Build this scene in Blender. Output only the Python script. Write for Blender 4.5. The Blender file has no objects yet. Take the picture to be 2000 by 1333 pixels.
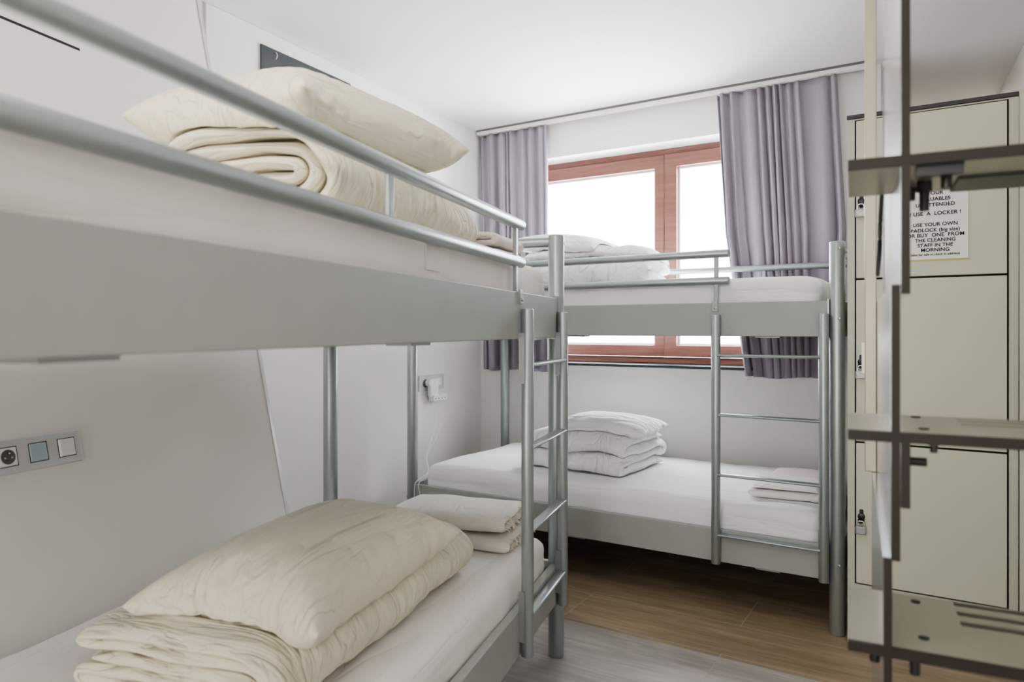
import bpy, bmesh, math, random
from mathutils import Vector, Matrix, noise

C = bpy.context.scene.collection
SC = bpy.context.scene
PI = math.pi

# ------------------------------------------------------------------ materials
MATS = {}
def new_mat(name):
    m = bpy.data.materials.new(name); m.use_nodes = True
    nt = m.node_tree; nt.nodes.clear()
    out = nt.nodes.new('ShaderNodeOutputMaterial'); b = nt.nodes.new('ShaderNodeBsdfPrincipled')
    nt.links.new(b.outputs[0], out.inputs[0])
    return m, nt, b, out
def coords(nt, scale=(1, 1, 1), rot=(0, 0, 0), kind='Object'):
    tc = nt.nodes.new('ShaderNodeTexCoord'); mp = nt.nodes.new('ShaderNodeMapping')
    mp.inputs['Scale'].default_value = scale; mp.inputs['Rotation'].default_value = rot
    nt.links.new(tc.outputs[kind], mp.inputs[0]); return mp.outputs[0]
def tex_noise(nt, vec, scale, detail=4, rough=.5, dist=0):
    n = nt.nodes.new('ShaderNodeTexNoise'); n.inputs['Scale'].default_value = scale
    n.inputs['Detail'].default_value = detail; n.inputs['Roughness'].default_value = rough
    n.inputs['Distortion'].default_value = dist
    nt.links.new(vec, n.inputs['Vector']); return n.outputs[0]
def ramp(nt, fac, stops):
    r = nt.nodes.new('ShaderNodeValToRGB'); e = r.color_ramp.elements
    e[0].position, e[0].color = stops[0][0], (*stops[0][1], 1)
    e[1].position, e[1].color = stops[-1][0], (*stops[-1][1], 1)
    for p, c in stops[1:-1]:
        x = e.new(p); x.color = (*c, 1)
    nt.links.new(fac, r.inputs[0]); return r.outputs[0]
def bump(nt, b, height, strength, dist=.01, prev=None):
    n = nt.nodes.new('ShaderNodeBump'); n.inputs['Strength'].default_value = strength
    n.inputs['Distance'].default_value = dist
    nt.links.new(height, n.inputs['Height'])
    if prev is not None: nt.links.new(prev, n.inputs['Normal'])
    nt.links.new(n.outputs[0], b.inputs['Normal']); return n.outputs[0]
def mul(c, k): return tuple(min(1, x * k) for x in c)
def simple(name, col, rough=.5, metal=0., var=.04, vscale=6, bstr=0, bscale=200, spec=.5):
    m, nt, b, _ = new_mat(name)
    v = coords(nt)
    n = tex_noise(nt, v, vscale, 3)
    nt.links.new(ramp(nt, n, [(.3, mul(col, 1 - var)), (.7, mul(col, 1 + var))]), b.inputs['Base Color'])
    b.inputs['Roughness'].default_value = rough; b.inputs['Metallic'].default_value = metal
    b.inputs['Specular IOR Level'].default_value = spec
    if bstr: bump(nt, b, tex_noise(nt, v, bscale, 2), bstr, .002)
    MATS[name] = m; return m
def math_node(nt, op, a, b=None):
    n = nt.nodes.new('ShaderNodeMath'); n.operation = op
    for k, x in ((0, a), (1, b)):
        if x is None: continue
        if isinstance(x, (int, float)): n.inputs[k].default_value = x
        else: nt.links.new(x, n.inputs[k])
    return n.outputs[0]
def cloth(name, col, wr_scale=(3, 14, 8), wr=.35, fine=.12, rot=(0, 0, .4), sheen=.2, dist=.012, var=.04, crease=.6):
    """woven cloth: soft folds, thin creases between them, and the weave"""
    m, nt, b, _ = new_mat(name)
    v = coords(nt, wr_scale, rot); v2 = coords(nt)
    n1 = tex_noise(nt, v, 1.0, 3, .5, 1.0)
    rd = math_node(nt, 'POWER', math_node(nt, 'ABSOLUTE', math_node(nt, 'MULTIPLY', math_node(nt, 'SUBTRACT', tex_noise(nt, v, .62, 2, .45, 1.6), .5), 4.0)), .55)
    rd = math_node(nt, 'MINIMUM', rd, 1.0)
    hgt = math_node(nt, 'ADD', math_node(nt, 'MULTIPLY', n1, .8), math_node(nt, 'MULTIPLY', rd, crease))
    p = bump(nt, b, hgt, wr, dist)
    bump(nt, b, tex_noise(nt, v2, 420, 2), fine, .001, p)
    n3 = tex_noise(nt, v2, 3, 2)
    nt.links.new(ramp(nt, n3, [(.3, mul(col, 1 - var)), (.7, mul(col, 1 + var))]), b.inputs['Base Color'])
    b.inputs['Roughness'].default_value = .85; b.inputs['Sheen Weight'].default_value = sheen
    b.inputs['Specular IOR Level'].default_value = .2
    MATS[name] = m; return m

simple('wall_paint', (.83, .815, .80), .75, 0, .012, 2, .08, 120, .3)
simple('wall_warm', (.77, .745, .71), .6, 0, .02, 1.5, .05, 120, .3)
simple('ceiling_paint', (.82, .81, .80), .8, 0, .01, 1, .04, 100, .2)
simple('panel_white', (.84, .83, .82), .5, 0, .01, 2)
simple('bed_metal', (.39, .43, .43), .36, .72, .01, 5)
simple('bed_metal_dark', (.30, .315, .31), .45, .5, .03, 9)
simple('bed_panel', (.365, .385, .365), .5, .0, .02, 14, .06, 600, .35)
simple('screw_metal', (.35, .35, .34), .35, .8)
simple('dark_gap', (.02, .02, .02), .8)
simple('board_dark', (.055, .06, .066), .55, 0, .15, 5, .1, 80)
simple('chrome', (.7, .7, .7), .2, 1.)
simple('plate_silver', (.63, .63, .64), .35, .3)
simple('switch_white', (.80, .80, .79), .35)
simple('socket_dark', (.10, .105, .105), .4)
simple('window_blue', (.42, .52, .56), .25)
simple('patch', (.78, .75, .725), .8)
simple('plastic_white', (.86, .86, .86), .35)
simple('rail_white', (.8, .78, .75), .4)
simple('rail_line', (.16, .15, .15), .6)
simple('locker_cream', (.575, .58, .475), .42, .0, .015, 3, .03, 300)
simple('locker_frame', (.51, .51, .43), .42, .0, .015, 3)
simple('locker_cap', (.06, .055, .055), .5, .2)
simple('paper', (.86, .83, .83), .8)
simple('ink', (.02, .02, .025), .8)
simple('tape_yellow', (.62, .55, .20), .6)
simple('lock_black', (.02, .02, .02), .35)
simple('lock_grey', (.33, .35, .36), .35, .6)
simple('lock_pale', (.50, .49, .47), .4, .3, .25, 90)
simple('rack_steel', (.40, .39, .325), .32, .75, .03, 8)
simple('rack_polish', (.74, .76, .80), .16, .9, .02, 8)
simple('rack_edge', (.018, .013, .009), .55, .1, .1, 12)
simple('rack_post', (.40, .37, .28), .4, .35, .03, 5)
simple('bolt_dark', (.05, .05, .05), .35, .7)
simple('sill_stone', (.05, .06, .065), .3, 0, .2, 40)
simple('fill_lamp_metal', (.8, .8, .8), .4)
simple('gasket', (.80, .72, .66), .5)
cloth('sheet_white', (.86, .855, .86), (1.6, 9, 9), .55, .08, (0, 0, .45), .2, .016, .02, .5)
cloth('sheet_warm', (.85, .82, .79), (1.6, 9, 9), .5, .08, (0, 0, .35), .2, .016, .02, .5)
cloth('pillow_cream', (.76, .71, .565), (2.4, 17, 9), 1., .10, (0, 0, .85), .25, .024, .04, .2)
cloth('duvet_cream', (.76, .71, .565), (24, 4, 9), 1., .10, (0, 0, .12), .25, .022, .04, .3)
cloth('pillow_white', (.88, .88, .885), (3, 15, 9), 1., .10, (0, 0, .8), .2, .024, .02, .35)
cloth('duvet_white', (.88, .88, .885), (14, 6, 9), 1., .10, (0, 0, .3), .2, .022, .02, .35)
cloth('towel_cream', (.80, .77, .715), (7, 7, 9), .5, .6, (0, 0, .2))
cloth('towel_white', (.82, .79, .77), (7, 7, 9), .5, .6, (0, 0, .2))
cloth('towel_pink', (.74, .63, .65), (7, 7, 9), .5, .6, (0, 0, .2))
cloth('towel_rose', (.82, .73, .69), (7, 7, 9), .5, .6, (0, 0, .2))
cloth('curtain_mauve', (.33, .30, .345), (8, 8, 2), .12, .25, (0, 0, 0), .3)
cloth('fringe', (.80, .75, .64), (30, 30, 30), .5, .4)

def wood_floor():
    m, nt, b, _ = new_mat('floor_wood')
    tc = nt.nodes.new('ShaderNodeTexCoord')
    mp = nt.nodes.new('ShaderNodeMapping'); nt.links.new(tc.outputs['Object'], mp.inputs[0])
    mp.inputs['Location'].default_value = (.22, .02, 0)
    br = nt.nodes.new('ShaderNodeTexBrick'); nt.links.new(mp.outputs[0], br.inputs['Vector'])
    br.inputs['Scale'].default_value = 1; br.inputs['Brick Width'].default_value = 1.2
    br.inputs['Row Height'].default_value = .305; br.inputs['Mortar Size'].default_value = .0022
    br.inputs['Mortar Smooth'].default_value = .1; br.inputs['Bias'].default_value = 0
    br.inputs['Color1'].default_value = (.35, .35, .35, 1); br.inputs['Color2'].default_value = (.65, .65, .65, 1)
    br.inputs['Mortar'].default_value = (.5, .5, .5, 1)
    br.offset = .43
    sep = nt.nodes.new('ShaderNodeSeparateXYZ'); nt.links.new(tc.outputs['Object'], sep.inputs[0])
    add = nt.nodes.new('ShaderNodeVectorMath'); add.operation = 'ADD'
    nt.links.new(tc.outputs['Object'], add.inputs[0]); nt.links.new(br.outputs['Color'], add.inputs[1])
    mp2 = nt.nodes.new('ShaderNodeMapping'); nt.links.new(add.outputs[0], mp2.inputs[0])
    mp2.inputs['Scale'].default_value = (2.2, 30, 1)
    g = tex_noise(nt, mp2.outputs[0], 1.0, 7, .65, .8)
    mp3 = nt.nodes.new('ShaderNodeMapping'); nt.links.new(add.outputs[0], mp3.inputs[0])
    mp3.inputs['Scale'].default_value = (.9, 4, 1)
    g2 = tex_noise(nt, mp3.outputs[0], 1.6, 4, .6, 1.2)
    wood = ramp(nt, g, [(.2, (.20, .148, .092)), (.5, (.31, .238, .158)), (.8, (.42, .34, .24))])
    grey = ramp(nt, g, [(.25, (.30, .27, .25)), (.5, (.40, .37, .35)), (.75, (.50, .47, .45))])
    mx = nt.nodes.new('ShaderNodeMix'); mx.data_type = 'RGBA'
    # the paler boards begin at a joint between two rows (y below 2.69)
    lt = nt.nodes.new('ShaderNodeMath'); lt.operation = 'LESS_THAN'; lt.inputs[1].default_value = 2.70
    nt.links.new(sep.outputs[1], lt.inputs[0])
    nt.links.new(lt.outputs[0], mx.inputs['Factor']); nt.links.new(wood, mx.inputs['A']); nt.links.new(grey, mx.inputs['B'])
    m2 = nt.nodes.new('ShaderNodeMix'); m2.data_type = 'RGBA'; m2.blend_type = 'OVERLAY'; m2.inputs['Factor'].default_value = .55
    nt.links.new(mx.outputs['Result'], m2.inputs['A']); nt.links.new(ramp(nt, g2, [(.3, (.35, .35, .35)), (.7, (.65, .65, .65))]), m2.inputs['B'])
    m4 = nt.nodes.new('ShaderNodeMix'); m4.data_type = 'RGBA'; m4.blend_type = 'OVERLAY'; m4.inputs['Factor'].default_value = .35
    nt.links.new(m2.outputs['Result'], m4.inputs['A']); nt.links.new(br.outputs['Color'], m4.inputs['B'])
    m3 = nt.nodes.new('ShaderNodeMix'); m3.data_type = 'RGBA'
    nt.links.new(br.outputs['Fac'], m3.inputs['Factor']); nt.links.new(m4.outputs['Result'], m3.inputs['A'])
    m3.inputs['B'].default_value = (.42, .36, .31, 1)
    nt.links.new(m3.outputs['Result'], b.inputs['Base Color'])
    b.inputs['Roughness'].default_value = .42
    bump(nt, b, g, .15, .002)
    MATS['floor_wood'] = m
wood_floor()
def frame_wood():
    m, nt, b, _ = new_mat('window_wood')
    v = coords(nt, (3, 3, 40))
    g = tex_noise(nt, v, 1.2, 5, .6, .4)
    nt.links.new(ramp(nt, g, [(.25, (.15, .058, .045)), (.55, (.205, .088, .068)), (.8, (.25, .118, .092))]), b.inputs['Base Color'])
    b.inputs['Roughness'].default_value = .38
    MATS['window_wood'] = m
frame_wood()
def glass():
    m, nt, b, out = new_mat('window_glass'); nt.nodes.remove(b)
    t = nt.nodes.new('ShaderNodeBsdfTransparent'); g = nt.nodes.new('ShaderNodeBsdfGlossy'); g.inputs['Roughness'].default_value = .02
    fr = nt.nodes.new('ShaderNodeFresnel'); fr.inputs['IOR'].default_value = 1.35
    mx = nt.nodes.new('ShaderNodeMixShader'); nt.links.new(fr.outputs[0], mx.inputs[0])
    nt.links.new(t.outputs[0], mx.inputs[1]); nt.links.new(g.outputs[0], mx.inputs[2]); nt.links.new(mx.outputs[0], out.inputs[0])
    MATS['window_glass'] = m
glass()
def emis(name, col, s):
    m, nt, b, out = new_mat(name); nt.nodes.remove(b)
    e = nt.nodes.new('ShaderNodeEmission'); e.inputs[0].default_value = (*col, 1); e.inputs[1].default_value = s
    nt.links.new(e.outputs[0], out.inputs[0]); MATS[name] = m
emis('fill_lamp_glow', (1, .93, .84), 6)  # glow of the added, unseen ceiling lamp

# ------------------------------------------------------------------ mesh helpers
def obj(name, bm, mat, parent=None, smooth=True, bevel=0, sub=0, segs=2):
    me = bpy.data.meshes.new(name); bm.normal_update(); bm.to_mesh(me); bm.free()
    o = bpy.data.objects.new(name, me); C.objects.link(o)
    for mm in (mat if isinstance(mat, (list, tuple)) else [mat]): me.materials.append(MATS[mm])
    if parent: o.parent = parent
    if smooth:
        for p in me.polygons: p.use_smooth = True
    if bevel:
        bv = o.modifiers.new('bevel', 'BEVEL'); bv.width = bevel; bv.segments = segs; bv.limit_method = 'ANGLE'; bv.angle_limit = .6
        bv.harden_normals = False
    if smooth and not sub:
        try: me.set_sharp_from_angle(angle=.7)
        except Exception: pass
    if sub:
        s = o.modifiers.new('sub', 'SUBSURF'); s.levels = s.render_levels = sub
    return o
def thing(name, label, cat, loc=(0, 0, 0), rotz=0, group=None):
    o = bpy.data.objects.new(name, None); C.objects.link(o); o.empty_display_size = .1
    o.location = loc; o.rotation_euler = (0, 0, rotz)
    return tag(o, label, cat, group)
def tag(o, label, cat, group=None):
    o['label'] = label; o['category'] = cat
    if group: o['group'] = group
    return o
def struct(name, bm, mat, smooth=False, bevel=0, parent=None):
    o = obj(name, bm, mat, parent, smooth, bevel)
    if not parent: o['kind'] = 'structure'
    return o
def copy_tree(o, parent=None):
    c = o.copy(); C.objects.link(c)
    if parent: c.parent = parent
    for ch in list(o.children): copy_tree(ch, c)
    return c
def B(): return bmesh.new()
def box(bm, x0, x1, y0, y1, z0, z1, mi=0):
    v = [bm.verts.new(p) for p in ((x0, y0, z0), (x1, y0, z0), (x1, y1, z0), (x0, y1, z0), (x0, y0, z1), (x1, y0, z1), (x1, y1, z1), (x0, y1, z1))]
    for f in ((0, 3, 2, 1), (4, 5, 6, 7), (0, 1, 5, 4), (1, 2, 6, 5), (2, 3, 7, 6), (3, 0, 4, 7)):
        fc = bm.faces.new([v[i] for i in f]); fc.material_index = mi
    return bm
def gridsolid(bm, us, vs, holes, w0, w1, axes='xz'):
    """one solid plate cut on a grid, with holes; thickness from w0 to w1"""
    nu, nv = len(us) - 1, len(vs) - 1; V = {}
    def P(i, j, k):
        key = (i, j, k)
        if key not in V:
            u, v, w = us[i], vs[j], (w0, w1)[k]
            V[key] = bm.verts.new((u, w, v) if axes == 'xz' else (u, v, w))
        return V[key]
    full = lambda i, j: 0 <= i < nu and 0 <= j < nv and (i, j) not in holes
    for i in range(nu):
        for j in range(nv):
            if not full(i, j): continue
            bm.faces.new([P(*c, 0) for c in ((i, j), (i + 1, j), (i + 1, j + 1), (i, j + 1))])
            bm.faces.new([P(*c, 1) for c in ((i, j + 1), (i + 1, j + 1), (i + 1, j), (i, j))])
            for (di, dj), (a, b) in (((-1, 0), ((i, j), (i, j + 1))), ((1, 0), ((i + 1, j), (i + 1, j + 1))), ((0, -1), ((i, j), (i + 1, j))), ((0, 1), ((i, j + 1), (i + 1, j + 1)))):
                if not full(i + di, j + dj): bm.faces.new((P(*a, 0), P(*b, 0), P(*b, 1), P(*a, 1)))
    bmesh.ops.recalc_face_normals(bm, faces=bm.faces)
    return bm
def bx(*a): return box(B(), *a)
def prism(bm, poly, z0, z1):
    lo = [bm.verts.new((x, y, z0)) for x, y in poly]; hi = [bm.verts.new((x, y, z1)) for x, y in poly]
    n = len(poly)
    bm.faces.new(lo[::-1]); bm.faces.new(hi)
    for i in range(n): bm.faces.new((lo[i], lo[(i + 1) % n], hi[(i + 1) % n], hi[i]))
    return bm
def ring(p, ax, r, seg, ry=None):
    ax = ax.normalized(); t = Vector((0, 0, 1)) if abs(ax.z) < .9 else Vector((1, 0, 0))
    a = ax.cross(t).normalized(); b = ax.cross(a).normalized(); ry = r if ry is None else ry
    return [p + a * math.cos(2 * PI * k / seg) * r + b * math.sin(2 * PI * k / seg) * ry for k in range(seg)]
def skin_rings(bm, rings, caps=True):
    vs = [[bm.verts.new(p) for p in r] for r in rings]
    n = len(vs[0])
    for a, b in zip(vs, vs[1:]):
        for k in range(n): bm.faces.new((a[k], a[(k + 1) % n], b[(k + 1) % n], b[k]))
    if caps: bm.faces.new(vs[0][::-1]); bm.faces.new(vs[-1])
    bmesh.ops.recalc_face_normals(bm, faces=bm.faces)
    return bm
def rod(bm, p0, p1, r, seg=24, ch=.003, ry=None):
    p0, p1 = Vector(p0), Vector(p1); d = (p1 - p0).normalized(); q = (ry or r)
    R = [ring(p0, d, r - ch, seg, q - ch), ring(p0 + d * ch * .4, d, r - ch * .3, seg, q - ch * .3), ring(p0 + d * ch, d, r, seg, q),
         ring(p1 - d * ch, d, r, seg, q), ring(p1 - d * ch * .4, d, r - ch * .3, seg, q - ch * .3), ring(p1, d, r - ch, seg, q - ch)]
    return skin_rings(bm, R)
def tube_path(bm, pts, r, seg=10):
    pts = [Vector(p) for p in pts]; R = []
    for i, p in enumerate(pts):
        d = (pts[min(i + 1, len(pts) - 1)] - pts[max(i - 1, 0)])
        R.append(ring(p, d, r, seg))
    return skin_rings(bm, R)
def smooth_path(pts, n=8):
    pts = [Vector(p) for p in pts]; out = []
    for i in range(len(pts) - 1):
        p0, p1, p2, p3 = pts[max(i - 1, 0)], pts[i], pts[i + 1], pts[min(i + 2, len(pts) - 1)]
        for k in range(n):
            t = k / n
            out.append(.5 * ((2 * p1) + (p2 - p0) * t + (2 * p0 - 5 * p1 + 4 * p2 - p3) * t * t + (3 * p1 - p0 - 3 * p2 + p3) * t ** 3))
    out.append(pts[-1]); return out

# ------------------------------------------------------------------ the room
K = 1.0175                 # the walls stand a little further out than first measured
CEIL = 1.25 + 1.414 * K
CAM = Vector((0, 0, 1.25)); YAW = math.radians(31.674)
BED1 = (Vector((-1.273, 2.386, 0)), math.radians(102.94))      # bunk along the left side (foot post nearest the window)
BED2 = (Vector((-.380, 3.155, 0)), 0.0)                        # bunk under the window
def bed_pt(bed, x, y, z=0):
    o, a = bed
    return Vector((o.x + x * math.cos(a) - y * math.sin(a), o.y + x * math.sin(a) + y * math.cos(a), z))
WY = 4.205 * K                                                     # window wall
XL0, YL0, XL1 = -2.73 * K, 1.89 * K, -2.86 * K                             # left wall runs from (XL0,YL0) to (XL1,WY)
def left_x(y): return XL0 + (XL1 - XL0) * (y - YL0) / (4.21 * K - YL0)
corner = Vector((XL0, YL0, 0))
dxc, dyc = corner.x - BED1[0].x, corner.y - BED1[0].y
YN = -dxc * math.sin(BED1[1]) + dyc * math.cos(BED1[1])           # how far it stands behind the bunk
back_l = bed_pt(BED1, -5.2, YN)                             # the near part of the left wall is parallel to the first bunk

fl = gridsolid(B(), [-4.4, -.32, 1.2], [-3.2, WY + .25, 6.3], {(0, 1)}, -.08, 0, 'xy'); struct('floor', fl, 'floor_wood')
ce = gridsolid(B(), [-4.4, -.32, 1.2], [-3.2, WY + .25, 6.3], {(0, 1)}, CEIL, CEIL + .08, 'xy'); struct('ceiling', ce, 'ceiling_paint')
# left wall, far part
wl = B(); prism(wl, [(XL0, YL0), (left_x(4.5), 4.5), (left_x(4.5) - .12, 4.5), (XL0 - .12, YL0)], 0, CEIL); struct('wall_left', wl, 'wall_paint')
# left wall, near part
prism_pts = [(corner.x, corner.y), (corner.x - .12, corner.y), (back_l.x - .12, back_l.y), (back_l.x, back_l.y)]
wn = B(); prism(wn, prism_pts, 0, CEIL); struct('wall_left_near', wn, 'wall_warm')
# leaning boxed-in part of the near wall (in the frame of the first bunk: y of its face at height z)
SL = B()
xr, xl = -.24, -5.2
mS = (1.448 - 1.05) / (2.40 - .505); ZT = .505 + (YN - 1.05) / mS
YB = 1.05 + (.425 - .505) * mS
prof = [(YN, 0), (YB, 0), (YB, .425), (YN, ZT)]
a_ = [SL.verts.new(bed_pt(BED1, xr, y, z)) for y, z in prof]; b_ = [SL.verts.new(bed_pt(BED1, xl, y, z)) for y, z in prof]
SL.faces.new(a_); SL.faces.new(b_[::-1])
for i in range(4): SL.faces.new((a_[i], a_[(i + 1) % 4], b_[(i + 1) % 4], b_[i]))
bmesh.ops.recalc_face_normals(SL, faces=SL.faces)
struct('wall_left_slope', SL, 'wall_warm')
def sy(z): return 1.05 + (z - .505) * mS
# edge strip along the leaning face
st = B()
for (x0, x1, d0) in ((xr, xr + .016, -.004),):
    P = [(x0, sy(.425) + d0, .425), (x1, sy(.425) + d0, .425), (x1, sy(ZT) + d0, ZT), (x0, sy(ZT) + d0, ZT)]
    Q = [(x, y + .03, z) for x, y, z in P]
    v = [st.verts.new(bed_pt(BED1, *p)) for p in P]; w = [st.verts.new(bed_pt(BED1, *p)) for p in Q]
    st.faces.new(v); st.faces.new(w[::-1])
    for i in range(4): st.faces.new((v[i], v[(i + 1) % 4], w[(i + 1) % 4], w[i]))
bmesh.ops.recalc_face_normals(st, faces=st.faces)
struct('trim_1', st, 'plate_silver')
# dark strip standing in for the shade of a slit in the leaning face
gp = B()
P = [(-3.2, sy(2.178) - .003, 2.174), (-.862, sy(2.178) - .003, 2.174), (-.862, sy(2.184) - .003, 2.182), (-3.2, sy(2.184) - .003, 2.182)]
v = [gp.verts.new(bed_pt(BED1, *p)) for p in P]; w = [gp.verts.new(bed_pt(BED1, p[0], p[1] + .02, p[2])) for p in P]
gp.faces.new(v); gp.faces.new(w[::-1])
for i in range(4): gp.faces.new((v[i], v[(i + 1) % 4], w[(i + 1) % 4], w[i]))
bmesh.ops.recalc_face_normals(gp, faces=gp.faces)
struct('slit_shade', gp, 'dark_gap')
# thin white panel on the far left wall (vertical edge beside the posts)
pn = B(); prism(pn, [(XL0, YL0 + .002), (XL0 + .012, YL0 + .002), (left_x(2.96 * K) + .012, 2.96 * K), (left_x(2.96 * K), 2.96 * K)], 0, CEIL - .001)
struct('trim_3', pn, 'panel_white', bevel=.003)
# window wall: pieces round the opening
def zk(z): return 1.25 + (z - 1.25) * K
WX0, WX1, WZ0, WZ1 = -2.56 * K, -.62 * K, zk(1.03), zk(2.415)
ww = B()
box(ww, -3.15, WX0, WY, WY + .25, 0, CEIL); box(ww, WX1, -.30, WY, WY + .25, 0, CEIL)
box(ww, WX0, WX1, WY, WY + .25, 0, WZ0 - .02); box(ww, WX0, WX1, WY, WY + .25, WZ1, CEIL)
struct('wall_window', ww, 'wall_paint')
ret = bx(-.32, -.301, WY + .01, 6.2, 0, CEIL); struct('wall_return', ret, 'wall_paint')
far = bx(-.40, .8, 6.1, 6.2, 0, CEIL); struct('wall_far', far, 'wall_warm')
wr = B(); prism(wr, [(.333 + .0657 * (4.365 + 2.6), -2.6), (.9, -2.6), (.9, 6.2), (.333 - .0657 * (6.2 - 4.365), 6.2)], 0, CEIL); struct('wall_right', wr, 'wall_warm')
bk = bx(-4.4, 1.2, -2.7, -2.6, 0, CEIL); struct('wall_back', bk, 'wall_warm')
# window
win = bpy.data.objects.new('window_1', None); C.objects.link(win); win['kind'] = 'structure'; win.location = (0, 0, 0)
FY = 4.38 * K
fr = gridsolid(B(), [WX0, WX0 + .05, WX1 - .05, WX1], [WZ0, zk(1.072), zk(2.378), WZ1], {(1, 1)}, FY, FY + .07)
obj('window_frame', fr, 'window_wood', win, True, .004)
def sash(x0, x1, gx0, gx1):
    x0, x1, gx0, gx1 = x0 * K, x1 * K, gx0 * K, gx1 * K
    z0, z1, g0, g1 = zk(1.075), zk(2.375), zk(1.148), zk(2.292)
    o = obj('sash', gridsolid(B(), [x0, gx0, gx1, x1], [z0, g0, g1, z1], {(1, 1)}, FY - .018, FY + .05), 'window_wood', win, True, .004)
    t = .012
    obj('glazing_bead', gridsolid(B(), [gx0, gx0 + t, gx1 - t, gx1], [g0, g0 + t, g1 - t, g1], {(1, 1)}, FY + .026, FY + .034), 'gasket', o, False)
    p = B(); q = [p.verts.new(c) for c in ((gx0, FY + .035, g0), (gx1, FY + .035, g0), (gx1, FY + .035, g1), (gx0, FY + .035, g1))]; p.faces.new(q)
    obj('pane', p, 'window_glass', o, False)
sash(-2.505, -1.544, -2.43, -1.608)
sash(-1.540, -.675, -1.462, -.75)
si = bx(WX0, WX1, WY - .035, FY + .05, zk(1.014), zk(1.03)); struct('window_sill', si, 'sill_stone', True, .003, win)

# curtain track along the ceiling
rl = thing('curtain_track', 'white curtain track with a dark shadow line running along the ceiling above the window', 'curtain rail', (0, 0, 0))
obj('track', bx(-2.835 * K, -.325 * K, 4.188, 4.228, zk(2.628), zk(2.650)), 'rail_white', rl, True, .003)
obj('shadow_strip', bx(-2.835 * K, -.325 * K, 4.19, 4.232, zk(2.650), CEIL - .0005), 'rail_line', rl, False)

def curtain(name, label, top, bot, mid, z0, z1, npl, seed):
    """pleated cloth hanging from the track; top/bot give its left and right edge at the top and the hem"""
    rnd = random.Random(seed); bm = B(); nu, nv = npl * 14, 40
    ph = [0]
    for i in range(npl): ph.append(ph[-1] + rnd.choice((.45, .6, .9, 1.3, 1.9)))
    ph = [p / ph[-1] for p in ph]
    fi = [rnd.uniform(-2.2, 2.2) for _ in range(npl + 1)]; amp = [rnd.uniform(.45, 1.35) for _ in range(npl + 1)]; kick = [rnd.uniform(-.4, .4) for _ in range(npl + 1)]
    grid = []
    for j in range(nv + 1):
        v = j / nv; row = []
        for i in range(nu + 1):
            u = i / nu; k = min(i // 14, npl - 1); t = (i - k * 14) / 14
            uu = ph[k] + (ph[k + 1] - ph[k]) * t
            e = v ** .8
            def edge(n):
                if v < .5: return top[n] + (mid[n] - top[n]) * (v / .5)
                return mid[n] + (bot[n] - mid[n]) * ((v - .5) / .5)
            a = amp[k] * (1 - t) + amp[k + 1] * t
            d = .030 * a * (.8 + .3 * e)
            w = math.sin(2 * PI * t + .7 * math.sin(2 * PI * t) * math.sin(fi[k] + v * 1.5))
            x = edge(0) + (edge(1) - edge(0)) * uu + .010 * e * math.sin(4 * PI * t + seed) * a + .012 * e * kick[k]
            y = 4.226 + d * w * (1.15 - .3 * w * w) + .012 * noise.noise(Vector((uu * 9, v * 2.2, seed)))
            z = z1 + (z0 - z1) * v + .006 * e * math.sin(uu * 9 + seed)
            row.append(bm.verts.new((x, y, z)))
        grid.append(row)
    for j in range(nv):
        for i in range(nu): bm.faces.new((grid[j][i], grid[j][i + 1], grid[j + 1][i + 1], grid[j + 1][i]))
    o = obj(name, bm, 'curtain_mauve', None, True)
    s = o.modifiers.new('solid', 'SOLIDIFY'); s.thickness = .003
    return tag(o, label, 'curtain', 'mauve curtains at the window')
C2 = 4.22 / 4.10
def zc(z): return 1.25 + (z - 1.25) * C2
curtain('curtain', 'narrow mauve curtain bunched in the left corner beside the window', (-2.80 * C2, -2.262 * C2), (-2.77 * C2, -2.245 * C2), (-2.785 * C2, -2.25 * C2), zc(.972), zc(2.610), 9, 3)
curtain('curtain', 'wide mauve curtain drawn across the right side of the window', (-1.135 * C2, -.500 * C2), (-.975 * C2, -.50 * C2), (-1.09 * C2, -.462 * C2), zc(.982), zc(2.610), 11, 8)

# dark board on the far left wall
bd = thing('wall_board', 'dark slate grey board fixed high on the left wall behind the top pillow', 'board', (0, 0, 0))
def wall_panel(name, y0, y1, z0, z1, off, th, mat, par, bev=.002, smooth=True):
    p = B(); prism(p, [(left_x(y0) + off, y0), (left_x(y0) + off + th, y0), (left_x(y1) + off + th, y1), (left_x(y1) + off, y1)], z0, z1)
    return obj(name, p, mat, par, smooth, bev)
wall_panel('board', 2.184 * K, 2.80 * K, 1.95, zk(2.588), .0125, .010, 'board_dark', bd)
hx = left_x(2.295); h = tube_path(B(), smooth_path([(hx + .022, 2.295, 2.588), (hx + .045, 2.295, 2.585), (hx + .05, 2.296, 2.569), (hx + .04, 2.297, 2.558)]), .003)
obj('hook', h, 'chrome', bd)

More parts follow.
